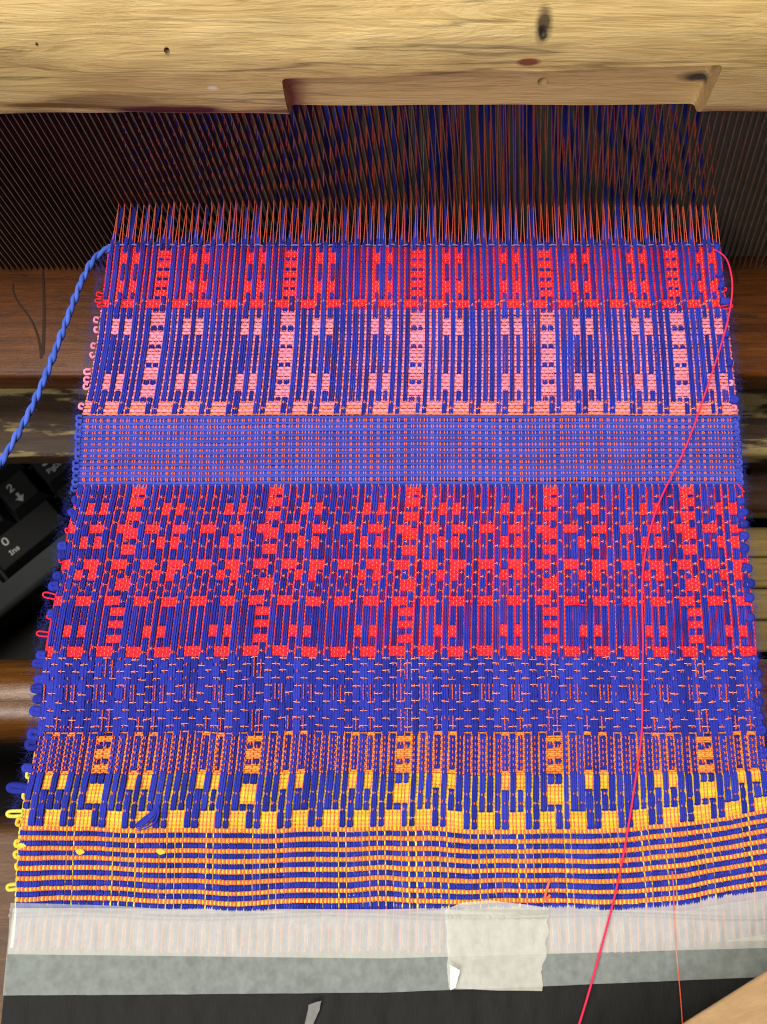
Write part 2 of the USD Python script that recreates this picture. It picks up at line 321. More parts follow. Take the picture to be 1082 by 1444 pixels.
bb = obj('breast_beam', bar(round_profile([(-.2, -.045), (-.2, -.012), (-.022, -.012), (-.022, -.045)], [.004, .004, .006, .004], 7, .003), -.25, .25, 160, .0008, 41), 'breast_wood', None, smooth=40)
tag(bb, 'dark brown front beam under the tape and black fabric', 'wooden beam')

# right-hand pieces seen below the cloth
zs = -.078
dbd = thing('drilled_board', 'dark brown board with a small screw hole, right of the blue plain band', 'wooden board', loc=(.14, .08, zs))
p0, p1 = on_z(1030, 722, zs), on_z(1200, 640, zs)
bd = rounded_box([.06, p0[1], zs - .012], [.3, p1[1], zs], .003, 20)
hh = on_z(1056, 666, zs); bd = bd - manifold3d.Manifold.cylinder(.01, .0011, .0011, 14).translate([hh[0], hh[1], zs - .006])
obj('board', bd, 'dark_wood', dbd, smooth=40)
obj('edge_strip', tube(spline(np.array([[.06, p1[1] - .0005, zs + .0015], [.3, p1[1] - .0005, zs + .0015]]), 20) + 0, .0022, .0022, 16), 'white_paint', dbd)  # added white strip imitating the glint along the glossy board edge
zp = -.095
plk = thing('tan_shelf', 'tan plank shelf below the right selvedge, beside the red patterned band', 'wooden shelf', loc=(.15, .03, zp))
pa, pb = on_z(1040, 920, zp), on_z(1082, 742, zp)
edges = np.linspace(pa[1], pb[1], 5)
for i in range(4):
    obj('plank', rounded_box([pa[0] - .03 + .0035 * i * i, edges[i] + .0002, zp - .01], [.32, edges[i + 1] - .0002, zp], .0012, 12), 'plank_wood', plk, smooth=40)

# ------------------------------------------------------------------ keyboard under the loom
zk = -.111
o2 = on_z(24, 690, zk); o3 = on_z(72, 652, zk)
kr = (o3 - o2); kr[2] = 0; kr /= np.linalg.norm(kr); kd = np.array([kr[1], -kr[0], 0.0])     # key right, key down
U = .0190
kb = thing('keyboard', 'black computer keyboard with white number keys, under the left edge of the cloth', 'keyboard', loc=tuple(o2 - np.array([0, 0, .012])))
def frame(right, dwn, up): return o2 + kr * right * U + kd * dwn * U + np.array([0, 0, up])
def slab(r0, r1, d0, d1, zlo, zhi, rad, taper=0.0):
    s = manifold3d.Manifold.sphere(rad, 12); pts = []
    for r_, d_ in ((r0, d0), (r1, d0), (r0, d1), (r1, d1)):
        cr, cd = (r0 + r1) / 2, (d0 + d1) / 2
        sg = np.sign([r_ - cr, d_ - cd])
        pts.append(s.translate(list(frame(r_, d_, zlo) - (kr * sg[0] + kd * sg[1]) * rad)))
        pts.append(s.translate(list(frame(r_ - sg[0] * taper, d_ - sg[1] * taper, zhi - rad) - (kr * sg[0] + kd * sg[1]) * rad)))
    return manifold3d.Manifold.batch_hull(pts)
case = slab(-4.5, 3.0, -5.5, 2.12, -.020, -.0015, .003) - slab(-1.56, 2.56, -4.56, 1.56, -.009, .02, .001)
obj('case', case, 'grey_plastic', kb, smooth=40)
def legend(text, r, d, h, parent, z=.00005):
    t = meshkit.text_mesh(text, h, .00012, bold=True); v = np.array(t.vertices)
    w = frame(0, 0, 0) + kr * (r * U) + kd * (d * U)
    p = w + v[:, :1] * kr - v[:, 1:2] * kd + np.array([0, 0, 1]) * (v[:, 2:3] + z)
    t = trimesh.Trimesh(p, t.faces, process=False)
    obj('legend', t, 'white_print', parent)
def arrow(r, d, parent):
    L = [(-.035, -.10), (.035, -.10), (.035, .02), (.11, .02), (0, .16), (-.11, .02), (-.035, .02)]
    from shapely.geometry import Polygon
    t = trimesh.creation.extrude_polygon(Polygon(L), .00012, engine='earcut'); v = np.array(t.vertices)
    p = frame(r, d, .00005) + v[:, :1] * U * kr + v[:, 1:2] * U * kd + np.array([0, 0, 1]) * v[:, 2:3]
    obj('legend', trimesh.Trimesh(p, t.faces[:, ::-1], process=False), 'white_print', parent)
def key(r0, r1, d0, d1):
    return obj('keycap', slab(r0 + .02, r1 - .02, d0 + .02, d1 - .02, -.0085, 0, .0009, .11), 'black_plastic', kb, smooth=40)
for c in (-1, 0, 1):
    for r_ in (-4, -3, -2, -1, 0):
        k = key(c - .5, c + .5, r_ - .5, r_ + .5)
        if r_ == 0 and c == 0: legend('2', -.19, -.03, .0036, k); arrow(-.06, .17, k)
        if r_ == 0 and c == 1: legend('3', .76, -.03, .0042, k); legend('PgDn', .76, .2, .0022, k)
        if r_ == 0 and c == -1: legend('1', -1.24, -.03, .0042, k); legend('End', -1.24, .2, .0022, k)
k = key(-1.5, .5, .5, 1.5); legend('0', -1.02, .93, .0036, k); legend('Ins', -1.02, 1.20, .0022, k)
k = key(.5, 1.5, .5, 1.5); legend('.', .80, .93, .0042, k); legend('Del', .80, 1.2, .0022, k)
key(1.5, 2.5, -.5, 1.5); key(1.5, 2.5, -2.5, -.5)

# ------------------------------------------------------------------ the woven cloth
YL = [200, 345, 420, 480, 560, 585, 690, 745, 800, 850, 900, 930, 1030, 1090, 1130, 1170, 1281, 1360]
XL = [170.5, 150, 140, 133, 119, 112, 106, 92, 83, 72, 63, 58, 50, 39, 29, 23, 17, 6]
YR = [200, 345, 430, 580, 690, 800, 915, 1030, 1140, 1281, 1360]
XR = [997, 1013, 1023, 1038, 1044, 1053, 1063, 1073, 1084, 1098, 1105]
from scipy.ndimage import gaussian_filter1d
_yy = np.arange(190, 1366.0)
_xl = gaussian_filter1d(np.interp(_yy, YL, XL), 9); _xr = gaussian_filter1d(np.interp(_yy, YR, XR), 9)
S0, SC = .098, .010265                                     # ladder centre and column width across the cloth
J0, J1 = -8, 88
def s_of(j): return S0 + (np.asarray(j, float) - .5) * SC
_wave = gaussian_filter1d(rng.normal(0, 1, (40, 400)), 9, axis=1, mode='wrap')
_wave = gaussian_filter1d(_wave, 2.5, axis=0); _wave /= _wave.std()
from scipy.ndimage import map_coordinates
def sstep(x): x = np.clip(x, 0, 1); return x * x * (3 - 2 * x)
def place(j, y, z):
    """Column j (may be a fraction) and row y of the weave, height z in metres -> world."""
    j, y, z = np.broadcast_arrays(np.asarray(j, float), np.asarray(y, float), np.asarray(z, float))
    s = s_of(j)
    w = map_coordinates(_wave, [np.clip((y - 330) / 25, 0, 39), np.clip(s * 399, 0, 399)], order=1)
    amp = 1.3 * sstep((y - 350) / 60) * (.7 + .35 * sstep((y - 1120) / 100))
    dy = w * amp - 30 * sstep((y - 1060) / 130) * np.clip((s - .76) / .24, 0, 1.2) ** 1.6 - 5 * sstep((y - 1100) / 60) * np.clip((.12 - s) / .12, 0, 1)
    yy = y + dy
    x = np.interp(yy, _yy, _xl) * (1 - s) + np.interp(yy, _yy, _xr) * s
    p = on_z(x, yy, 0.0)
    p[..., 2] += z + .0003 * w * sstep((y - 350) / 60) * sstep((1285 - y) / 40)
    return p

CL, H4 = {0, 1}, {5, 7, 14, 16}
BK = {j for j in range(20) if j % 4 in (3, 0)}
ALL = set(range(20)); ODD = {j for j in ALL if j % 2}
DOWN = []                                                   # (columns of the repeat, first row, last row): where the blue yarn dips under
for a, b in ((354, 365), (368.4, 379), (382.3, 393), (396.3, 406), (409.8, 419), (440.5, 460.5), (466.5, 487), (492.5, 512), (518, 537), (543, 560.5),
             (684.5, 698.3), (702, 715), (722, 735.5), (745, 760.5), (768.5, 783), (816, 833), (856.3, 868.8), (875, 886), (892, 907),
             (1036.4, 1047.5), (1055, 1071), (1077.5, 1091), (1102, 1134)): DOWN.append((CL, a, b))
for a, b in ((357.0, 373.2), (396.8, 413.5), (449, 473), (527, 551), (709.5, 726.5), (757, 774), (804, 819.5), (881, 898), (1030.5, 1038), (1084.5, 1113.5)): DOWN.append((H4, a, b))
for a, b in ((423, 435.5), (567, 586), (740, 753), (789, 803), (841, 854.3), (910.5, 926)): DOWN.append((BK, a, b))
DOWN.append((BK, 1143, 1169)); DOWN.append((ODD, 1031, 1034.5)); DOWN.append((ALL, 585, 685))
YROWS = [1171, 1184.8, 1199.4, 1213, 1227, 1241.4, 1256, 1270.5]
for r_ in YROWS: DOWN.append((ALL, r_ - 3.4, r_ + 3.4))
def downs(j):
    iv = sorted((a, b) for cols, a, b in DOWN if j % 20 in cols)
    out = []
    for a, b in iv:
        if out and a <= out[-1][1] + .8: out[-1] = (out[-1][0], max(b, out[-1][1]))
        else: out.append((a, b))
    return out
def is_down(j, y):
    return any(a < y < b for a, b in DN[j])
DN = {j: downs(j) for j in range(J0, J1 + 1)}

# rows of weft: (row, material, half width along the warp, half height, amplitude, name, mode)
MM = .001
PICKS = []
def band(y0, y1, step, mat, ra, rb, amp, name, over, mode='plain'):
    n = max(1, int(round((y1 - y0) / step)))
    for i, y in enumerate(np.linspace(y0, y1, n + 1)): PICKS.append(dict(y=y, mat=mat, ra=ra * MM, rb=rb * MM, amp=amp * MM, name=name, over=over * MM, mode=mode))
band(349.5, 434.5, 3.0, 'red_cotton', .37, .25, .13, 'red_weft', .30)
band(438.5, 583.5, 4.5, 'pink_cotton', .50, .36, .24, 'pink_weft', .05)
rows3 = [592.7, 601.6, 610.7, 618.6, 626.7, 635.2, 643.2, 651.2, 659.3, 667.6, 675.5, 685.2]
for i, y in enumerate(rows3):
    PICKS.append(dict(y=y - 4.2, mat='blue_weft', ra=.54 * MM, rb=.42 * MM, amp=.14 * MM, name='blue_weft', over=.3 * MM, mode='under'))
    PICKS.append(dict(y=y, mat='blue_weft', ra=.5 * MM, rb=.34 * MM, amp=.12 * MM, name='blue_weft', over=.52 * MM, mode='over'))
band(689, 924.5, 3.1, 'red_cotton', .38, .25, .13, 'red_weft', .29)
band(929, 1029.5, 4.8, 'blue_weft', .60, .4, .16, 'blue_weft', .4)
band(1033, 1090, 3.0, 'tan_cotton', .3, .22, .12, 'orange_weft', .3)
band(1095, 1166.5, 5.3, 'yellow_wool', .62, .5, .05, 'yellow_weft', .30, 'over')
for r_ in YROWS:
    PICKS.append(dict(y=r_, mat='yellow_wool', ra=.70 * MM, rb=.48 * MM, amp=.02 * MM, name='yellow_weft', over=.42 * MM, mode='over'))
    PICKS.append(dict(y=r_ + 7, mat='lime_wool', ra=.72 * MM, rb=.42 * MM, amp=.05 * MM, name='yellow_weft', over=.1 * MM, mode='under'))
PICKS.sort(key=lambda p: p['y'])

for q_ in [p for p in PICKS if 565 < p['y'] < 586][::2]: q_['mat'] = 'salmon_cotton'; q_['name'] = 'salmon_weft'
cloth = thing('woven_cloth', 'blue, red, pink and yellow patterned cloth on the loom, still joined to its warp', 'woven cloth', loc=tuple(on_z(541, 800)))
def c_shift(y):                                             # in the plain blue band the two ends of a column lie closer together
    return .17 * sstep((y - 575) / 15) * sstep((692 - y) / 10)
ENDS = []                                                   # (kind, column)
for j in range(J0, J1 + 1): ENDS += [('C', j), ('B', j)]
wob = rng.normal(0, .05, len(ENDS))

# weft
jj = np.array([j + (.5 if k == 'B' else 0) for k, j in ENDS])
isC = np.array([k == 'C' for k, j in ENDS])
for i, p in enumerate(PICKS):
    e = np.arange(len(ENDS))
    over = {'plain': ((e + i) % 2 == 0), 'over': np.ones(len(e), bool), 'under': np.zeros(len(e), bool)}[p['mode']]
    z = np.where(over, -p['amp'], p['amp'])
    x = jj + isC * c_shift(p['y']) + wob * .5
    yv = p['y'] + rng.normal(0, .12, len(x)) + gaussian_filter1d(rng.normal(0, 1, len(x)), 6) * .9
    fat = np.ones(len(x))
    if p['mat'] == 'yellow_wool':
        xm = (x[1:] + x[:-1]) / 2; o_ = np.argsort(np.r_[x, xm], kind='stable')
        fat = (np.r_[np.full(len(x), .80), np.full(len(xm), 1.12)] if p['y'] > 1169 else np.r_[np.full(len(x), .82), np.full(len(xm), 1.12)])[o_]; z = np.r_[z, np.full(len(xm), .00022 if p['y'] > 1169 else .00014)][o_]; yv = np.r_[yv, (yv[1:] + yv[:-1]) / 2][o_]; x = np.r_[x, xm][o_]
    x = np.r_[J0 - .65, x, J1 + .72]; z = np.r_[-.0001, z, -.0001]; yv = np.r_[yv[0], yv, yv[-1]]; fat = np.r_[1, fat, 1]
    mid = p['mode'] == 'over'
    pts = place(x, yv, z)
    r = p['ra'] * fat * (1 + gaussian_filter1d(rng.normal(0, 1, len(x)), 3) * .12)
    o = obj(p['name'], tube(pts, r, p['rb'] * fat, 6), p['mat'], cloth)
    tag(o, p['name'].replace('_', ' ') + ' thread running across the cloth')
    p['par'] = i
# the last pick at the fell
pk = place(np.linspace(J0 - .6, J1 + .6, 200), 347 + rng.normal(0, .3, 200), np.where(np.arange(200) % 4 < 2, .0008, .0002))
tag(obj('lavender_weft', tube(pk, .00028, .0002, 6), 'lavender', cloth), 'pale lavender weft thread at the upper edge of the weaving')

# ties: rows where the fine binder and the middle end show on top of the blue
TIES = []                                                   # (row, columns test, half width of the mark, material)
par = lambda k, mod=2: (lambda j: j % mod == k)
for y, k in ((701.5, 0), (717.5, 0), (724, 1), (738, 0), (746, 1), (763.8, 0), (771, 1), (790, 0), (796, 1), (807.6, 0), (813.8, 1), (825, 0), (833, 1), (842, 0), (848.5, 1), (913, 0), (919, 1)):
    TIES.append((y, par(k), .10))
for n_, y in enumerate((929, 937, 946.4, 956.4, 967.3, 978.4, 989.5, 1001, 1013, 1024)):
    TIES.append((y, par(n_ % 2), .42))
for n_, y in enumerate((1118.5, 1131, 1142.5, 1155.5)):
    TIES.append((y, (lambda j, n_=n_: (j % 4) == (1, 2, 1, 2)[n_] or (n_ < 2 and (j % 4) == (3, 0)[n_])), .2))
TIES.append((569, par(1, 4), .2)); TIES.append((577, par(2, 4), .25)); TIES.append((426, par(2, 4), .3)); TIES.append((431, par(1, 4), .3))
ZT = .00082
for y, test, hw in TIES:
    xs, zs_, = [J0 - .6], [-.0004]
    for j in range(J0, J1 + 1):
        on = test(j) and not is_down(j, y)
        if 965 < y < 989 and j % 4 in (3, 0): on = False
        if hw > .4: on = on and rng.random() > .12
        c = j + rng.normal(0, .04)
        if on: xs += [c - hw - .22, c - hw, c, c + hw, c + hw + .22]; zs_ += [-.0001, ZT, ZT + .0001, ZT, -.0001]
        else: xs += [c]; zs_ += [-.0006]
    xs = np.maximum.accumulate(np.array(xs) + np.arange(len(xs)) * 1e-5)
    pts = place(xs, y + rng.normal(0, .25, len(xs)) + gaussian_filter1d(rng.normal(0, 1, len(xs)), 2) * (2.2 if hw > .4 else .5), np.array(zs_))
    tag(obj('binder_thread', tube(pts, .00014, .00012, 5), 'pale_cotton', cloth), 'thin pale binding thread showing as short marks on the blue')

# warp ends: fine orange cotton, two to a column
pops = {j: [y for y, t, hw in TIES if t(j) and not is_down(j, y)] for j in range(J0, J1 + 1)}
for j in range(J0, J1 + 1):
    for n_ in range(7):                                     # dots of the orange and blue band
        y = 1040 + 8.3 * n_ + (4.1 if j % 2 else 0)
        if y < 1092 and not is_down(j, y): pops[j].append(y)
    if j % 4 in (3, 0): pops[j] += list(np.arange(967, 988, 4.4))
    if j % 20 in CL: pops[j] += list(np.arange(933, 956, 5)) + list(np.arange(1003, 1030, 5.2))
    if j % 20 in H4: pops[j] += list(np.arange(1012, 1030, 5))
FELL, REEDY = 346, 290
def fringe(target, kind, j):
    """Warp from the fell to its dent and on behind the reed, as (column, row, height)."""
    up = (kind == 'B') == (j % 2 == 0)
    return up
for e, (kind, j) in enumerate(ENDS):
    ys, zs_ = [], []
    for i, p in enumerate(PICKS):
        over = {'plain': (e + i) % 2 == 0, 'over': True, 'under': False}[p['mode']]
        z = p['over'] if over else -.00026 - p['rb'] * .3
        if kind == 'B' and p['mode'] == 'plain' and over: z += .00012
        if kind == 'C' and not is_down(j, p['y']) and p['y'] < 1168: z = -.0002
        if p['y'] > 1168 and p['mode'] == 'over':
            ys += [p['y'] - 3.6, p['y'] - 1.6, p['y'] + 1.6, p['y'] + 3.6]; zs_ += [-.0002, p['over'] if 1 else z, p['over'], -.0002]; continue
        if kind == 'B' and 1032 < p['y'] < 1092 and i % 2: z = .00088
        if kind == 'B' and 1094 < p['y'] < 1167 and not is_down(j, p['y']) and not (j < J1 and is_down(j + 1, p['y'])): z = -.0004
        ys.append(p['y']); zs_.append(z)
    if kind == 'C':
        for y in pops[j]:
            keep = [k for k, q in enumerate(ys) if abs(q - y) > 2.6]
            ys = [ys[k] for k in keep]; zs_ = [zs_[k] for k in keep]
            ys += [y - 2.4, y - 1.0, y + 1.0, y + 2.4]; zs_ += [.0001, ZT + .0004, ZT + .0004, .0001]
    o = np.argsort(ys); ys, zs_ = np.array(ys)[o], np.array(zs_)[o]
    x = j + (.5 if kind == 'B' else c_shift(ys)) + wob[e] + rng.normal(0, .02, len(ys))
    cl = place(x, ys, zs_)
    # fringe: gathered into dents, then back through the reed
    dent = j + .28 + rng.normal(0, .08) + (.03 if kind == 'B' else -.03)
    f0 = place(np.array([x[0]]), np.array([FELL - 2.0]), .0005)[0]
    f1 = place(np.array([dent]), np.array([290.0]), 0.0)[0]; f1[2] = .0006 + .0009 * rng.random()
    f2 = f1 + np.array([0.0, .12, .030 if rng.random() > .5 else .012]); f2[0] = place(np.array([x[0]]), np.array([290.0]), 0.0)[0, 0] + rng.normal(0, .0003)
    head = [f2, f1 + (f2 - f1) * .3, f1, f1 * .5 + f0 * .5, f0]
    # tail: ends under the tape
    tl = place(j + np.array([x[-1] - j, .42, .42]) + rng.normal(0, .05, 3), np.array([1282, 1315, 1343.0]), np.array([-.0005, -.0001, -.0001]))
    pts = np.vstack([head, cl, tl])
    obj('orange_warp_thread', tube(pts, np.r_[np.full(5, .00013), np.interp(ys, [1168, 1170], [.0002, 1]) * 0 + np.where(ys > 1168, .00042, .0002), np.full(3, .0003)], None, 5), 'orange_cotton', cloth)

# blue pattern warp: three soft strands to a column
BWY = [346, 432, 440, 580, 590, 684, 692, 922, 930, 1029, 1034, 1090, 1097, 1168, 1176, 1281]
BWW = [.74, .74, .80, .80, .62, .62, .90, .90, 1.08, 1.08, .86, .84, .80, .80, .96, .98]
for j in range(J0, J1 + 1):
    iv = DN[j]; ys = [348.0]
    for a, b in iv: ys += [a - 1.6, a + .1, b - .1, b + 1.6]
    tz = np.array([q for q in pops[j] if 690 < q < 1165])
    ys += [q + d for q in tz for d in (-3.2, -1.3, 1.3, 3.2)]
    ys += list(np.arange(352, 1281, 6.0)); ys = np.unique(np.round([y for y in ys if 347 < y < 1282], 2))
    ys = ys[np.r_[True, np.diff(ys) > .35]]
    ins = np.zeros(len(ys), bool)
    for a, b in iv: ins |= (ys > a) & (ys < b)
    rise = .00058 + .0004 * np.interp(ys, [346, 350, 425, 436, 600], [0, 1, 1, .7, 0]) + .0004 * sstep((ys - 1086) / 8) * sstep((1174 - ys) / 6) + .0001 * rng.normal(size=len(ys))
    pinch = np.exp(-((ys[:, None] - tz[None]) / 2.6) ** 2).max(1) if len(tz) else np.zeros(len(ys))
    rise = rise + .00022 * ((ys > 690) & (ys < 1165)) - .0005 * pinch
    z = np.where(ins, -.00062, rise)
    hcol = (j % 20 in H4) * sstep((436 - ys) / 6)
    lean = hcol * .17 * np.clip((.68 - s_of(j)) * 4, -1, 1)
    strands = []
    colw = float(np.clip(rng.normal(1, .10), .8, 1.16))
    lead = 2 * math.floor(j / 2) + .78 + (.1 if j % 2 else -.1) + rng.normal(0, .12)
    sag = -.0002 - .013 * (rng.random() < .5)
    for k in (-1, 0, 1):
        wdt = np.interp(ys, BWY, BWW) * colw * (1 - .2 * hcol)
        r = np.interp(ys, [346, 432, 440, 580, 686, 694, 920, 929], [.275, .275, .30, .31, .38, .285, .285, .39]) * wdt * .00105 * (1 + gaussian_filter1d(rng.normal(0, 1, len(ys)), 3) * .22) * (1 - .22 * pinch)
        off = lean + k * wdt * .31 * (1 - .25 * pinch) + gaussian_filter1d(rng.normal(0, 1, len(ys)), 4) * .05
        cl = place(j + off, ys, z + (.00008 if k == 0 else 0))
        f0 = place(np.array([j + off[0]]), np.array([344.0]), .0006)[0]
        f1 = place(np.array([lead + k * .12]), np.array([290.0]), 0.0)[0]; f1[2] = sag
        f2 = f1 + np.array([0, .12, .018 + sag * 3]); f2[0] = f0[0] + k * .0003
        head = np.array([f2, f1 + (f2 - f1) * .3, f1, f1 * .5 + f0 * .5 + np.array([0, 0, -.0003]), f0])
        tl = place(j + off[-1] * np.array([1, .5, .4]), np.array([1288, 1318, 1343.0]), np.array([-.0001, -.0002, -.0002]))
        strands.append(tube(np.vstack([head, cl, tl]), np.r_[.0005, .0005, np.full(3, .0003), r, np.full(3, .0003)], np.r_[np.full(5, .00028), np.minimum(r, .00032), np.full(3, .00022)], 5))
    obj('blue_warp_yarn', join(strands), 'blue_wool', cloth)

# loops that stand out of the two edges
def loop(px, py, dx, dy, w, r, mat, name='edge_loop', z=.0004):
    """A weft turning round outside the edge: from (px, py) out by (dx, dy) and back, w wide."""
    t = np.linspace(-1, 1, 17); d = np.array([dx, dy]); nn = np.array([-dy, dx]) / (np.hypot(dx, dy) + 1e-9)
    c = np.array([px, py]) + np.outer(1 - np.abs(t) ** 2.4, d) + np.outer(np.sin(t * np.pi * .62) * w * .5 * (1.1 - .35 * np.abs(t)), nn)
    obj(name, tube(on_z(c[:, 0], c[:, 1], z + .0004 * np.cos(t * 1.5)), r, None, 8), mat, cloth)
lx = lambda y: float(np.interp(y, _yy, _xl)); rx = lambda y: float(np.interp(y, _yy, _xr))
for y, dx, dy, w in ((417, -8, -3, 7), (424, -9, 0, 6), (429, -5, 3, 5)): loop(lx(y) + 4, y, dx, dy, w, .00025, 'red_cotton')
for y, dx in ((452, -6), (465, -4), (488, -5), (500, -4), (524, -9), (536, -7), (545, -6), (574, -6)): loop(lx(y) + 3, y, dx, rng.normal(0, 1), 8, .00042, 'pink_cotton')
for y, dx, dy, w in ((842, -18, -4, 9), (871, -7, -2, 6), (895, -17, -2, 8), (790, -6, 0, 8), (748, -4, 1, 8)): loop(lx(y) + 5, y, dx, dy, w, .00026, 'red_cotton')
for y in list(np.arange(590, 690, 9.0)): loop(lx(y) + 4, y, -7 + rng.normal(0, 1), rng.normal(0, 1), 8, .0005, 'blue_weft')
for y, dx, w in ((705, -3, 12), (722, -4, 12), (770, -9, 14), (782, -7, 12), (812, -8, 12), (826, -11, 16), (866, -4, 10), (925, -10, 14), (936, -14, 14), (958, -9, 12), (972, -13, 14), (985, -9, 12), (1004, -12, 16), (1036, -12, 24), (1050, -13, 22), (1084, -11, 12), (1113, -26, 18)):
    loop(lx(y) + 6, y, dx, rng.normal(0, 1.5), w * .5, .00092, 'blue_wool')
for y, dx, w in ((1093, -6, 10), (1122, -4, 9), (1147, -22, 9), (1160, -6, 12), (1190, -6, 9), (1204, -6, 9), (1222, -3, 8), (1250, -14, 9)): loop(lx(y) + 6, y, dx, rng.normal(0, 1.5), w, .0005, 'lime_wool' if y in (1147, 1250, 1093) else 'yellow_wool')
for y in list(np.arange(590, 684, 9.0)): loop(rx(y) - 5, y, 8 + rng.normal(0, 1), rng.normal(0, 1), 8, .00045, 'blue_weft')
for y, dx, w in ((350, 5, 8), (385, 5, 10), (402, 5, 10), (424, 12, 8), (470, 5, 10), (512, 5, 10), (562, 9, 12), (708, 8, 10), (722, 11, 12), (738, 10, 12), (756, 9, 12), (772, 8, 12), (800, 10, 12), (822, 12, 14), (842, 9, 12), (870, 7, 12), (932, 8, 14), (950, 11, 16), (966, 10, 14), (990, 9, 14), (1012, 8, 12), (1030, 10, 18), (1062, 14, 18), (1115, 9, 16)):
    loop(rx(y) - 6, y, dx, rng.normal(0, 1.5), w * .5, .00088, 'blue_wool')
for y, dx in ((470, 6), (512, 7), (540, 4), (575, 6)): loop(rx(y) - 5, y, dx, 0, 7, .0004, 'pink_cotton')
for y, dx, dy in ((410, 8, -3), (434, 14, -3), (731, 8, -2), (790, 4, 0), (918, 7, 0)): loop(rx(y) - 4, y, dx, dy, 6, .00022, 'red_cotton')
# yarn tuft lying on the yellow row
def cf(pts, z): pts = np.array(pts, float); return on_z(pts[:, 0], pts[:, 1], z)
tuft = []
for k in range(22):
    a, b = rng.normal(0, 1.0, 2), rng.normal(0, 3.0, 2)
    q = spline(cf([(224 + a[0], 1137 + a[1]), (215 + b[0], 1150 + b[1] * .6), (194 + b[1] * .8, 1165 + b[0] * .5)], 0) + np.array([[0, 0, .0014], [0, 0, .0022 + .0004 * rng.random()], [0, 0, .0013]]), 10)
    tuft.append(tube(q, np.linspace(.0004, .00012, 10), None, 5))
tag(obj('yarn_tuft', join(tuft), 'blue_wool', cloth), 'small frayed tuft of blue yarn on the yellow blocks')
# knots and slubs of yellow in the lowest band
for x_, y_ in ((113, 1201), (227, 1201), (31, 1192)):
    tube_ = spline(cf([(x_ - 6, y_ - 1), (x_, y_), (x_ + 6, y_ + 1)], .0007), 9); obj('yellow_slub', tube(tube_, .0009 * np.sin(np.linspace(.25, 2.9, 9)), .0006 * np.sin(np.linspace(.25, 2.9, 9)), 8), 'yellow_wool', cloth)
q = spline(cf([(776, 1262), (771, 1268), (776, 1240)], .0011), 14); obj('orange_end', tube(q, .00035, .0003, 6), 'orange_cotton', cloth)
for y_, xs_ in ((853.5, (800, 828)), (853, (870, 886))):
    obj('red_end', tube(cf([(xs_[0], y_), ((xs_[0] + xs_[1]) / 2, y_ - 1.5), (xs_[1], y_)], .0011), .0002, None, 6), 'red_cotton', cloth)
obj('red_end', tube(spline(cf([(1040, 682), (1045, 688), (1050, 694)], .001), 6), .0002, None, 6), 'red_cotton', cloth)

# soft hairs on the wool
def hairs(name, n, parent, sampler, mat, length):
    P, C, Wd = [], [], []
    for _ in range(n):
        p = sampler(); d = rng.normal(0, 1, 3); d[2] = abs(d[2]) * .5; d /= np.linalg.norm(d)
        L = length * (.4 + rng.random()); b = rng.normal(0, .3, 3)
        for t in (0, .35, .7, 1.0): P.append(p + d * L * t + b * L * t * t); Wd.append(.00004 * (1 - .6 * t))
        C.append(4)
    c = UsdGeom.BasisCurves.Define(stage, numbered(str(parent.GetPath()) + '/' + name))
    c.CreateTypeAttr('linear'); c.CreateCurveVertexCountsAttr(C)
    off = np.array(UsdGeom.Xformable(parent).GetLocalTransformation().ExtractTranslation())
    c.CreatePointsAttr(Vt.Vec3fArray.FromNumpy((np.array(P) - off).astype(np.float32))); c.CreateWidthsAttr(Wd); c.SetWidthsInterpolation('vertex')
    UsdShade.MaterialBindingAPI.Apply(c.GetPrim()).Bind(M[mat])
    tag(c.GetPrim(), kind='stuff')
def on_cloth():
    y = 350 + 925 * rng.random()
    j = rng.integers(J0, J1 + 1)
    return place(np.array([j + rng.normal(0, .2)]), np.array([y]), .0008)[0]
def on_edge():
    y = 360 + 800 * rng.random()
    x = lx(y) - 4 if rng.random() < .5 else rx(y) + 4
    return on_z(x + rng.normal(0, 3), y, .0004)
hairs('wool_fuzz', 14000, cloth, on_cloth, 'blue_weft', .0016)
hairs('edge_fuzz', 4500, cloth, on_edge, 'blue_weft', .0020)

# ------------------------------------------------------------------ loose yarns and threads
yn = thing('twisted_yarn', 'thick two-ply blue wool yarn hanging from the upper left corner of the cloth', 'yarn', loc=tuple(on_z(80, 490, .002)))
ctr = np.array([(156, 350, .0006), (140, 358, .001), (125, 377, .0015), (104, 425, .003), (80, 489, .004), (55, 552, .005), (30, 603, .005), (4, 648, .005), (-18, 690, .004)])
c3 = spline(on_z(ctr[:, 0], ctr[:, 1], ctr[:, 2]), 260)
t = np.gradient(c3, axis=0); t /= np.linalg.norm(t, axis=1, keepdims=True); sd = np.cross(t, [0, 0, 1.0]); upv = np.cross(sd, t)
L = np.r_[0, np.cumsum(np.linalg.norm(np.diff(c3, axis=0), axis=1))]
for ph in (0, np.pi):
    a = L / .0088 * 2 * np.pi + ph
    wv = 1 + .15 * np.sin(L * 900) 
    obj('ply', tube(c3 + (sd * np.cos(a)[:, None] + upv * np.sin(a)[:, None]) *   .00042, .00070 * wv, None, 10), 'sky_blue_wool', yn)
hairs('wool_fuzz', 260, yn, lambda: c3[rng.integers(0, len(c3))] + rng.normal(0, .0004, 3), 'sky_blue_wool', .002)
pt = np.array([(1008, 352, .001), (1017, 357, .0012), (1029, 376, .004), (1033, 400, .006), (1027, 450, .006), (1013, 500, .005), (993, 560, .004), (963, 640, .003), (930, 708, .0025), (914, 760, .0022), (906, 820, .002), (907, 900, .002), (906, 965, .002), (905, 1035, .0022), (898, 1090, .0024), (884, 1180, .0025), (868, 1260, .0025), (850, 1330, .0022), (832, 1395, .0022), (812, 1460, .0022)])
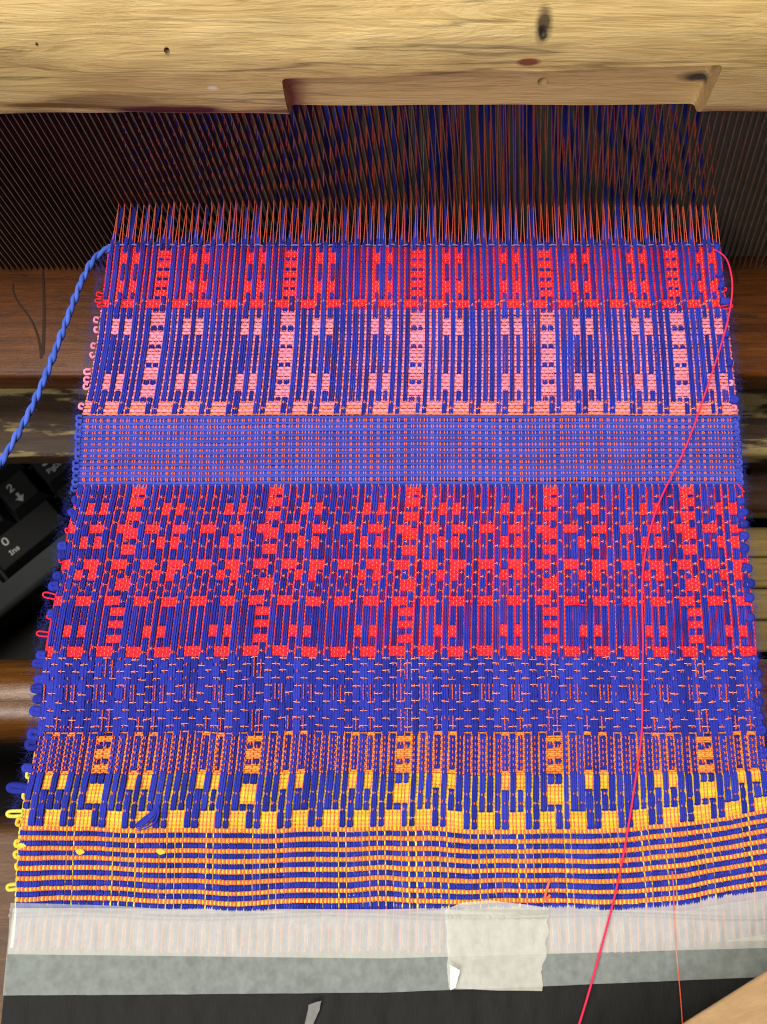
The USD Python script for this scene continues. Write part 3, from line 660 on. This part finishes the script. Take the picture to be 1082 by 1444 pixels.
tag(obj('pink_thread', tube(spline(on_z(pt[:, 0], pt[:, 1], pt[:, 2]), 200), .00027, None, 8), 'rose_thread'), 'long loose bright pink thread curving down the right side of the cloth', 'thread')
pt = np.array([(948, 1228, .0012), (950, 1250, .0018), (951, 1290, .0012), (954, 1340, .001), (959, 1395, .0012), (963, 1455, .0012)])
tag(obj('orange_thread', tube(spline(on_z(pt[:, 0], pt[:, 1], pt[:, 2]), 80), .00014, None, 6), 'orange_cotton'), 'single fine orange thread hanging from the lowest band over the tape', 'thread')

# ------------------------------------------------------------------ apron fabric, tape
def sheet(poly_rows, z, thick, wrinkle, seed, nx=160, ny=24, zf=None, rag=0.0):
    """A thin sheet between an upper and a lower edge given in pixels; rows: arrays (x, y) of equal length."""
    (ua, ub) = poly_rows
    tt = np.linspace(0, 1, nx)
    def along(e): e = np.array(e, float); d = np.linspace(0, 1, len(e)) if False else (e[:, 0] - e[0, 0]) / (e[-1, 0] - e[0, 0]); return np.stack([np.interp(tt, d, e[:, 0]), np.interp(tt, d, e[:, 1])], 1)
    a, b = along(ua), along(ub); w = np.linspace(0, 1, ny)[None, :, None]
    g = a[:, None] * (1 - w) + b[:, None] * w
    if rag: g[..., 0] += (meshkit.fbm(np.stack([g[..., 1] / 16, 0 * g[..., 1], 0 * g[..., 1]], -1), 4, seed) - .5) * rag * (tt[:, None] ** 6 + .35 * (1 - tt[:, None]) ** 6)
    zz = np.full(g.shape[:2], z) + (meshkit.fbm(np.stack([g[..., 0] / 22, g[..., 1] / 60, 0 * g[..., 0] + seed], -1), 3, seed) - .5) * wrinkle
    if zf is not None: zz = zz + zf(g[..., 0], g[..., 1])
    v = on_z(g[..., 0], g[..., 1], 0.0); v[..., 2] = zz
    top = v.reshape(-1, 3); bot = top - [0, 0, thick]
    i, j = np.meshgrid(np.arange(nx - 1), np.arange(ny - 1), indexing='ij')
    q = np.stack([i * ny + j, (i + 1) * ny + j, (i + 1) * ny + j + 1, i * ny + j + 1], -1).reshape(-1, 4)
    N = nx * ny; rim = np.r_[np.arange(ny), np.arange(1, nx) * ny + ny - 1, ((nx - 1) * ny + np.arange(ny - 2, -1, -1)), np.arange(nx - 2, 0, -1) * ny]
    r2 = np.roll(rim, -1)
    f = np.vstack([q[:, [0, 2, 1]], q[:, [0, 3, 2]], q[:, [0, 1, 2]] + N, q[:, [0, 2, 3]] + N, np.stack([rim, r2, r2 + N], 1), np.stack([rim, r2 + N, rim + N], 1)])
    m = trimesh.Trimesh(np.vstack([top, bot]), f, process=False)
    if m.volume < 0: m.invert()
    return m
ap = obj('black_apron', sheet(([(10, 1338), (540, 1336), (1180, 1326)], [(-10, 1560), (540, 1560), (1250, 1560)]), -.0004, .0006, .0012, 5, 200, 60), 'black_cloth', None, smooth=50)
tag(ap, 'black fabric apron below the tape at the bottom of the cloth', 'fabric')
tp = thing('tape_strip', 'translucent white tape strip stuck along the bottom end of the cloth', 'tape', loc=tuple(on_z(540, 1330)))
obj('backing', sheet(([(20, 1279), (540, 1281), (900, 1272), (1110, 1252)], [(12, 1344), (540, 1350), (1120, 1334)]), -.0007, .0001, .0002, 8, 60, 8), 'white_backing', tp)
obj('tape_layer', sheet(([(20, 1280), (540, 1282), (900, 1273), (1110, 1253)], [(12, 1345), (540, 1351), (1120, 1335)]), .0006, .0001, .0002, 9, 60, 8), 'inner_tape', tp)
up_edge = [(18, 1272), (90, 1274), (160, 1276), (240, 1281), (300, 1282), (380, 1284), (440, 1282), (480, 1286), (560, 1287), (640, 1281), (700, 1279), (800, 1281), (900, 1282), (960, 1284), (1010, 1275), (1060, 1268), (1115, 1258)]
fold = lambda x, y: .0009 * np.exp(-((y - 1290 + 3 * np.sin(x / 60)) / 3.0) ** 2) + .0004 * np.exp(-((y - 1283 + 2 * np.sin(x / 45 + 1)) / 2.5) ** 2) + np.where((y > 1292) & (y < 1346), .00025 * np.sin(x / 10.9 * 2 * np.pi / 2 + 1.2 * np.sin(x / 57)) * np.sin((y - 1292) / 54 * np.pi), 0)
obj('tape', sheet((up_edge, [(7, 1402), (200, 1401), (540, 1398), (720, 1391), (1082, 1376), (1130, 1374)]), .0012, .00004, .0005, 12, 500, 60, fold), 'tissue_tape', tp, smooth=60)
pc = obj('tape_patch', sheet(([(628, 1281), (652, 1271), (690, 1268), (740, 1274), (774, 1279)], [(632, 1391), (700, 1394), (762, 1395)]), .0018, .00004, .0005, 17, 120, 60, lambda x, y: np.where(y < 1291.5, fold(x, y), 0) + .0005 * np.exp(-((y - 1290) / 6.0) ** 2), 9.0), 'masking_tape', None, smooth=60)
tag(pc, 'torn piece of cream masking tape laid over the white tape strip', 'tape')

fl = obj('paper_scrap', sheet(([(436, 1416), (446, 1412), (455, 1410)], [(430, 1446), (436, 1447), (441, 1448)]), .0008, .00008, .0008, 23, 20, 20, None, 5.0), 'grey_paper', None, smooth=50)
tag(fl, 'small torn scrap of grey paper lying on the black fabric', 'paper scrap')
fl2 = obj('tape_flap', sheet(([(633, 1357), (640, 1360), (646, 1364)], [(634, 1392), (638, 1390), (641, 1388)]), .0030, .00008, .0004, 27, 16, 16, None, 6.0), 'white_backing', None, smooth=50)
tag(fl2, 'small white folded flap at the lower left of the masking tape', 'tape flap')
# near wooden bar in the lower right corner
zn = .02
e0, e1 = on_z(985, 1444, zn), on_z(1082, 1383, zn)
dirv = (e1 - e0) / np.linalg.norm(e1 - e0); nr = np.array([dirv[1], -dirv[0], 0])
m_ = manifold3d.Manifold.batch_hull([manifold3d.Manifold.sphere(.002, 16).translate(list(p + nr * d + np.array([0, 0, dz]))) for p in (e0 - dirv * .05, e1 + dirv * .08) for d, dz in ((.002, -.004), (.03, -.004), (.009, .012), (.03, .012))])
tag(obj('wooden_bar', m_, 'smooth_wood', None, smooth=40), 'smooth light wooden bar in the lower right corner', 'wooden bar')
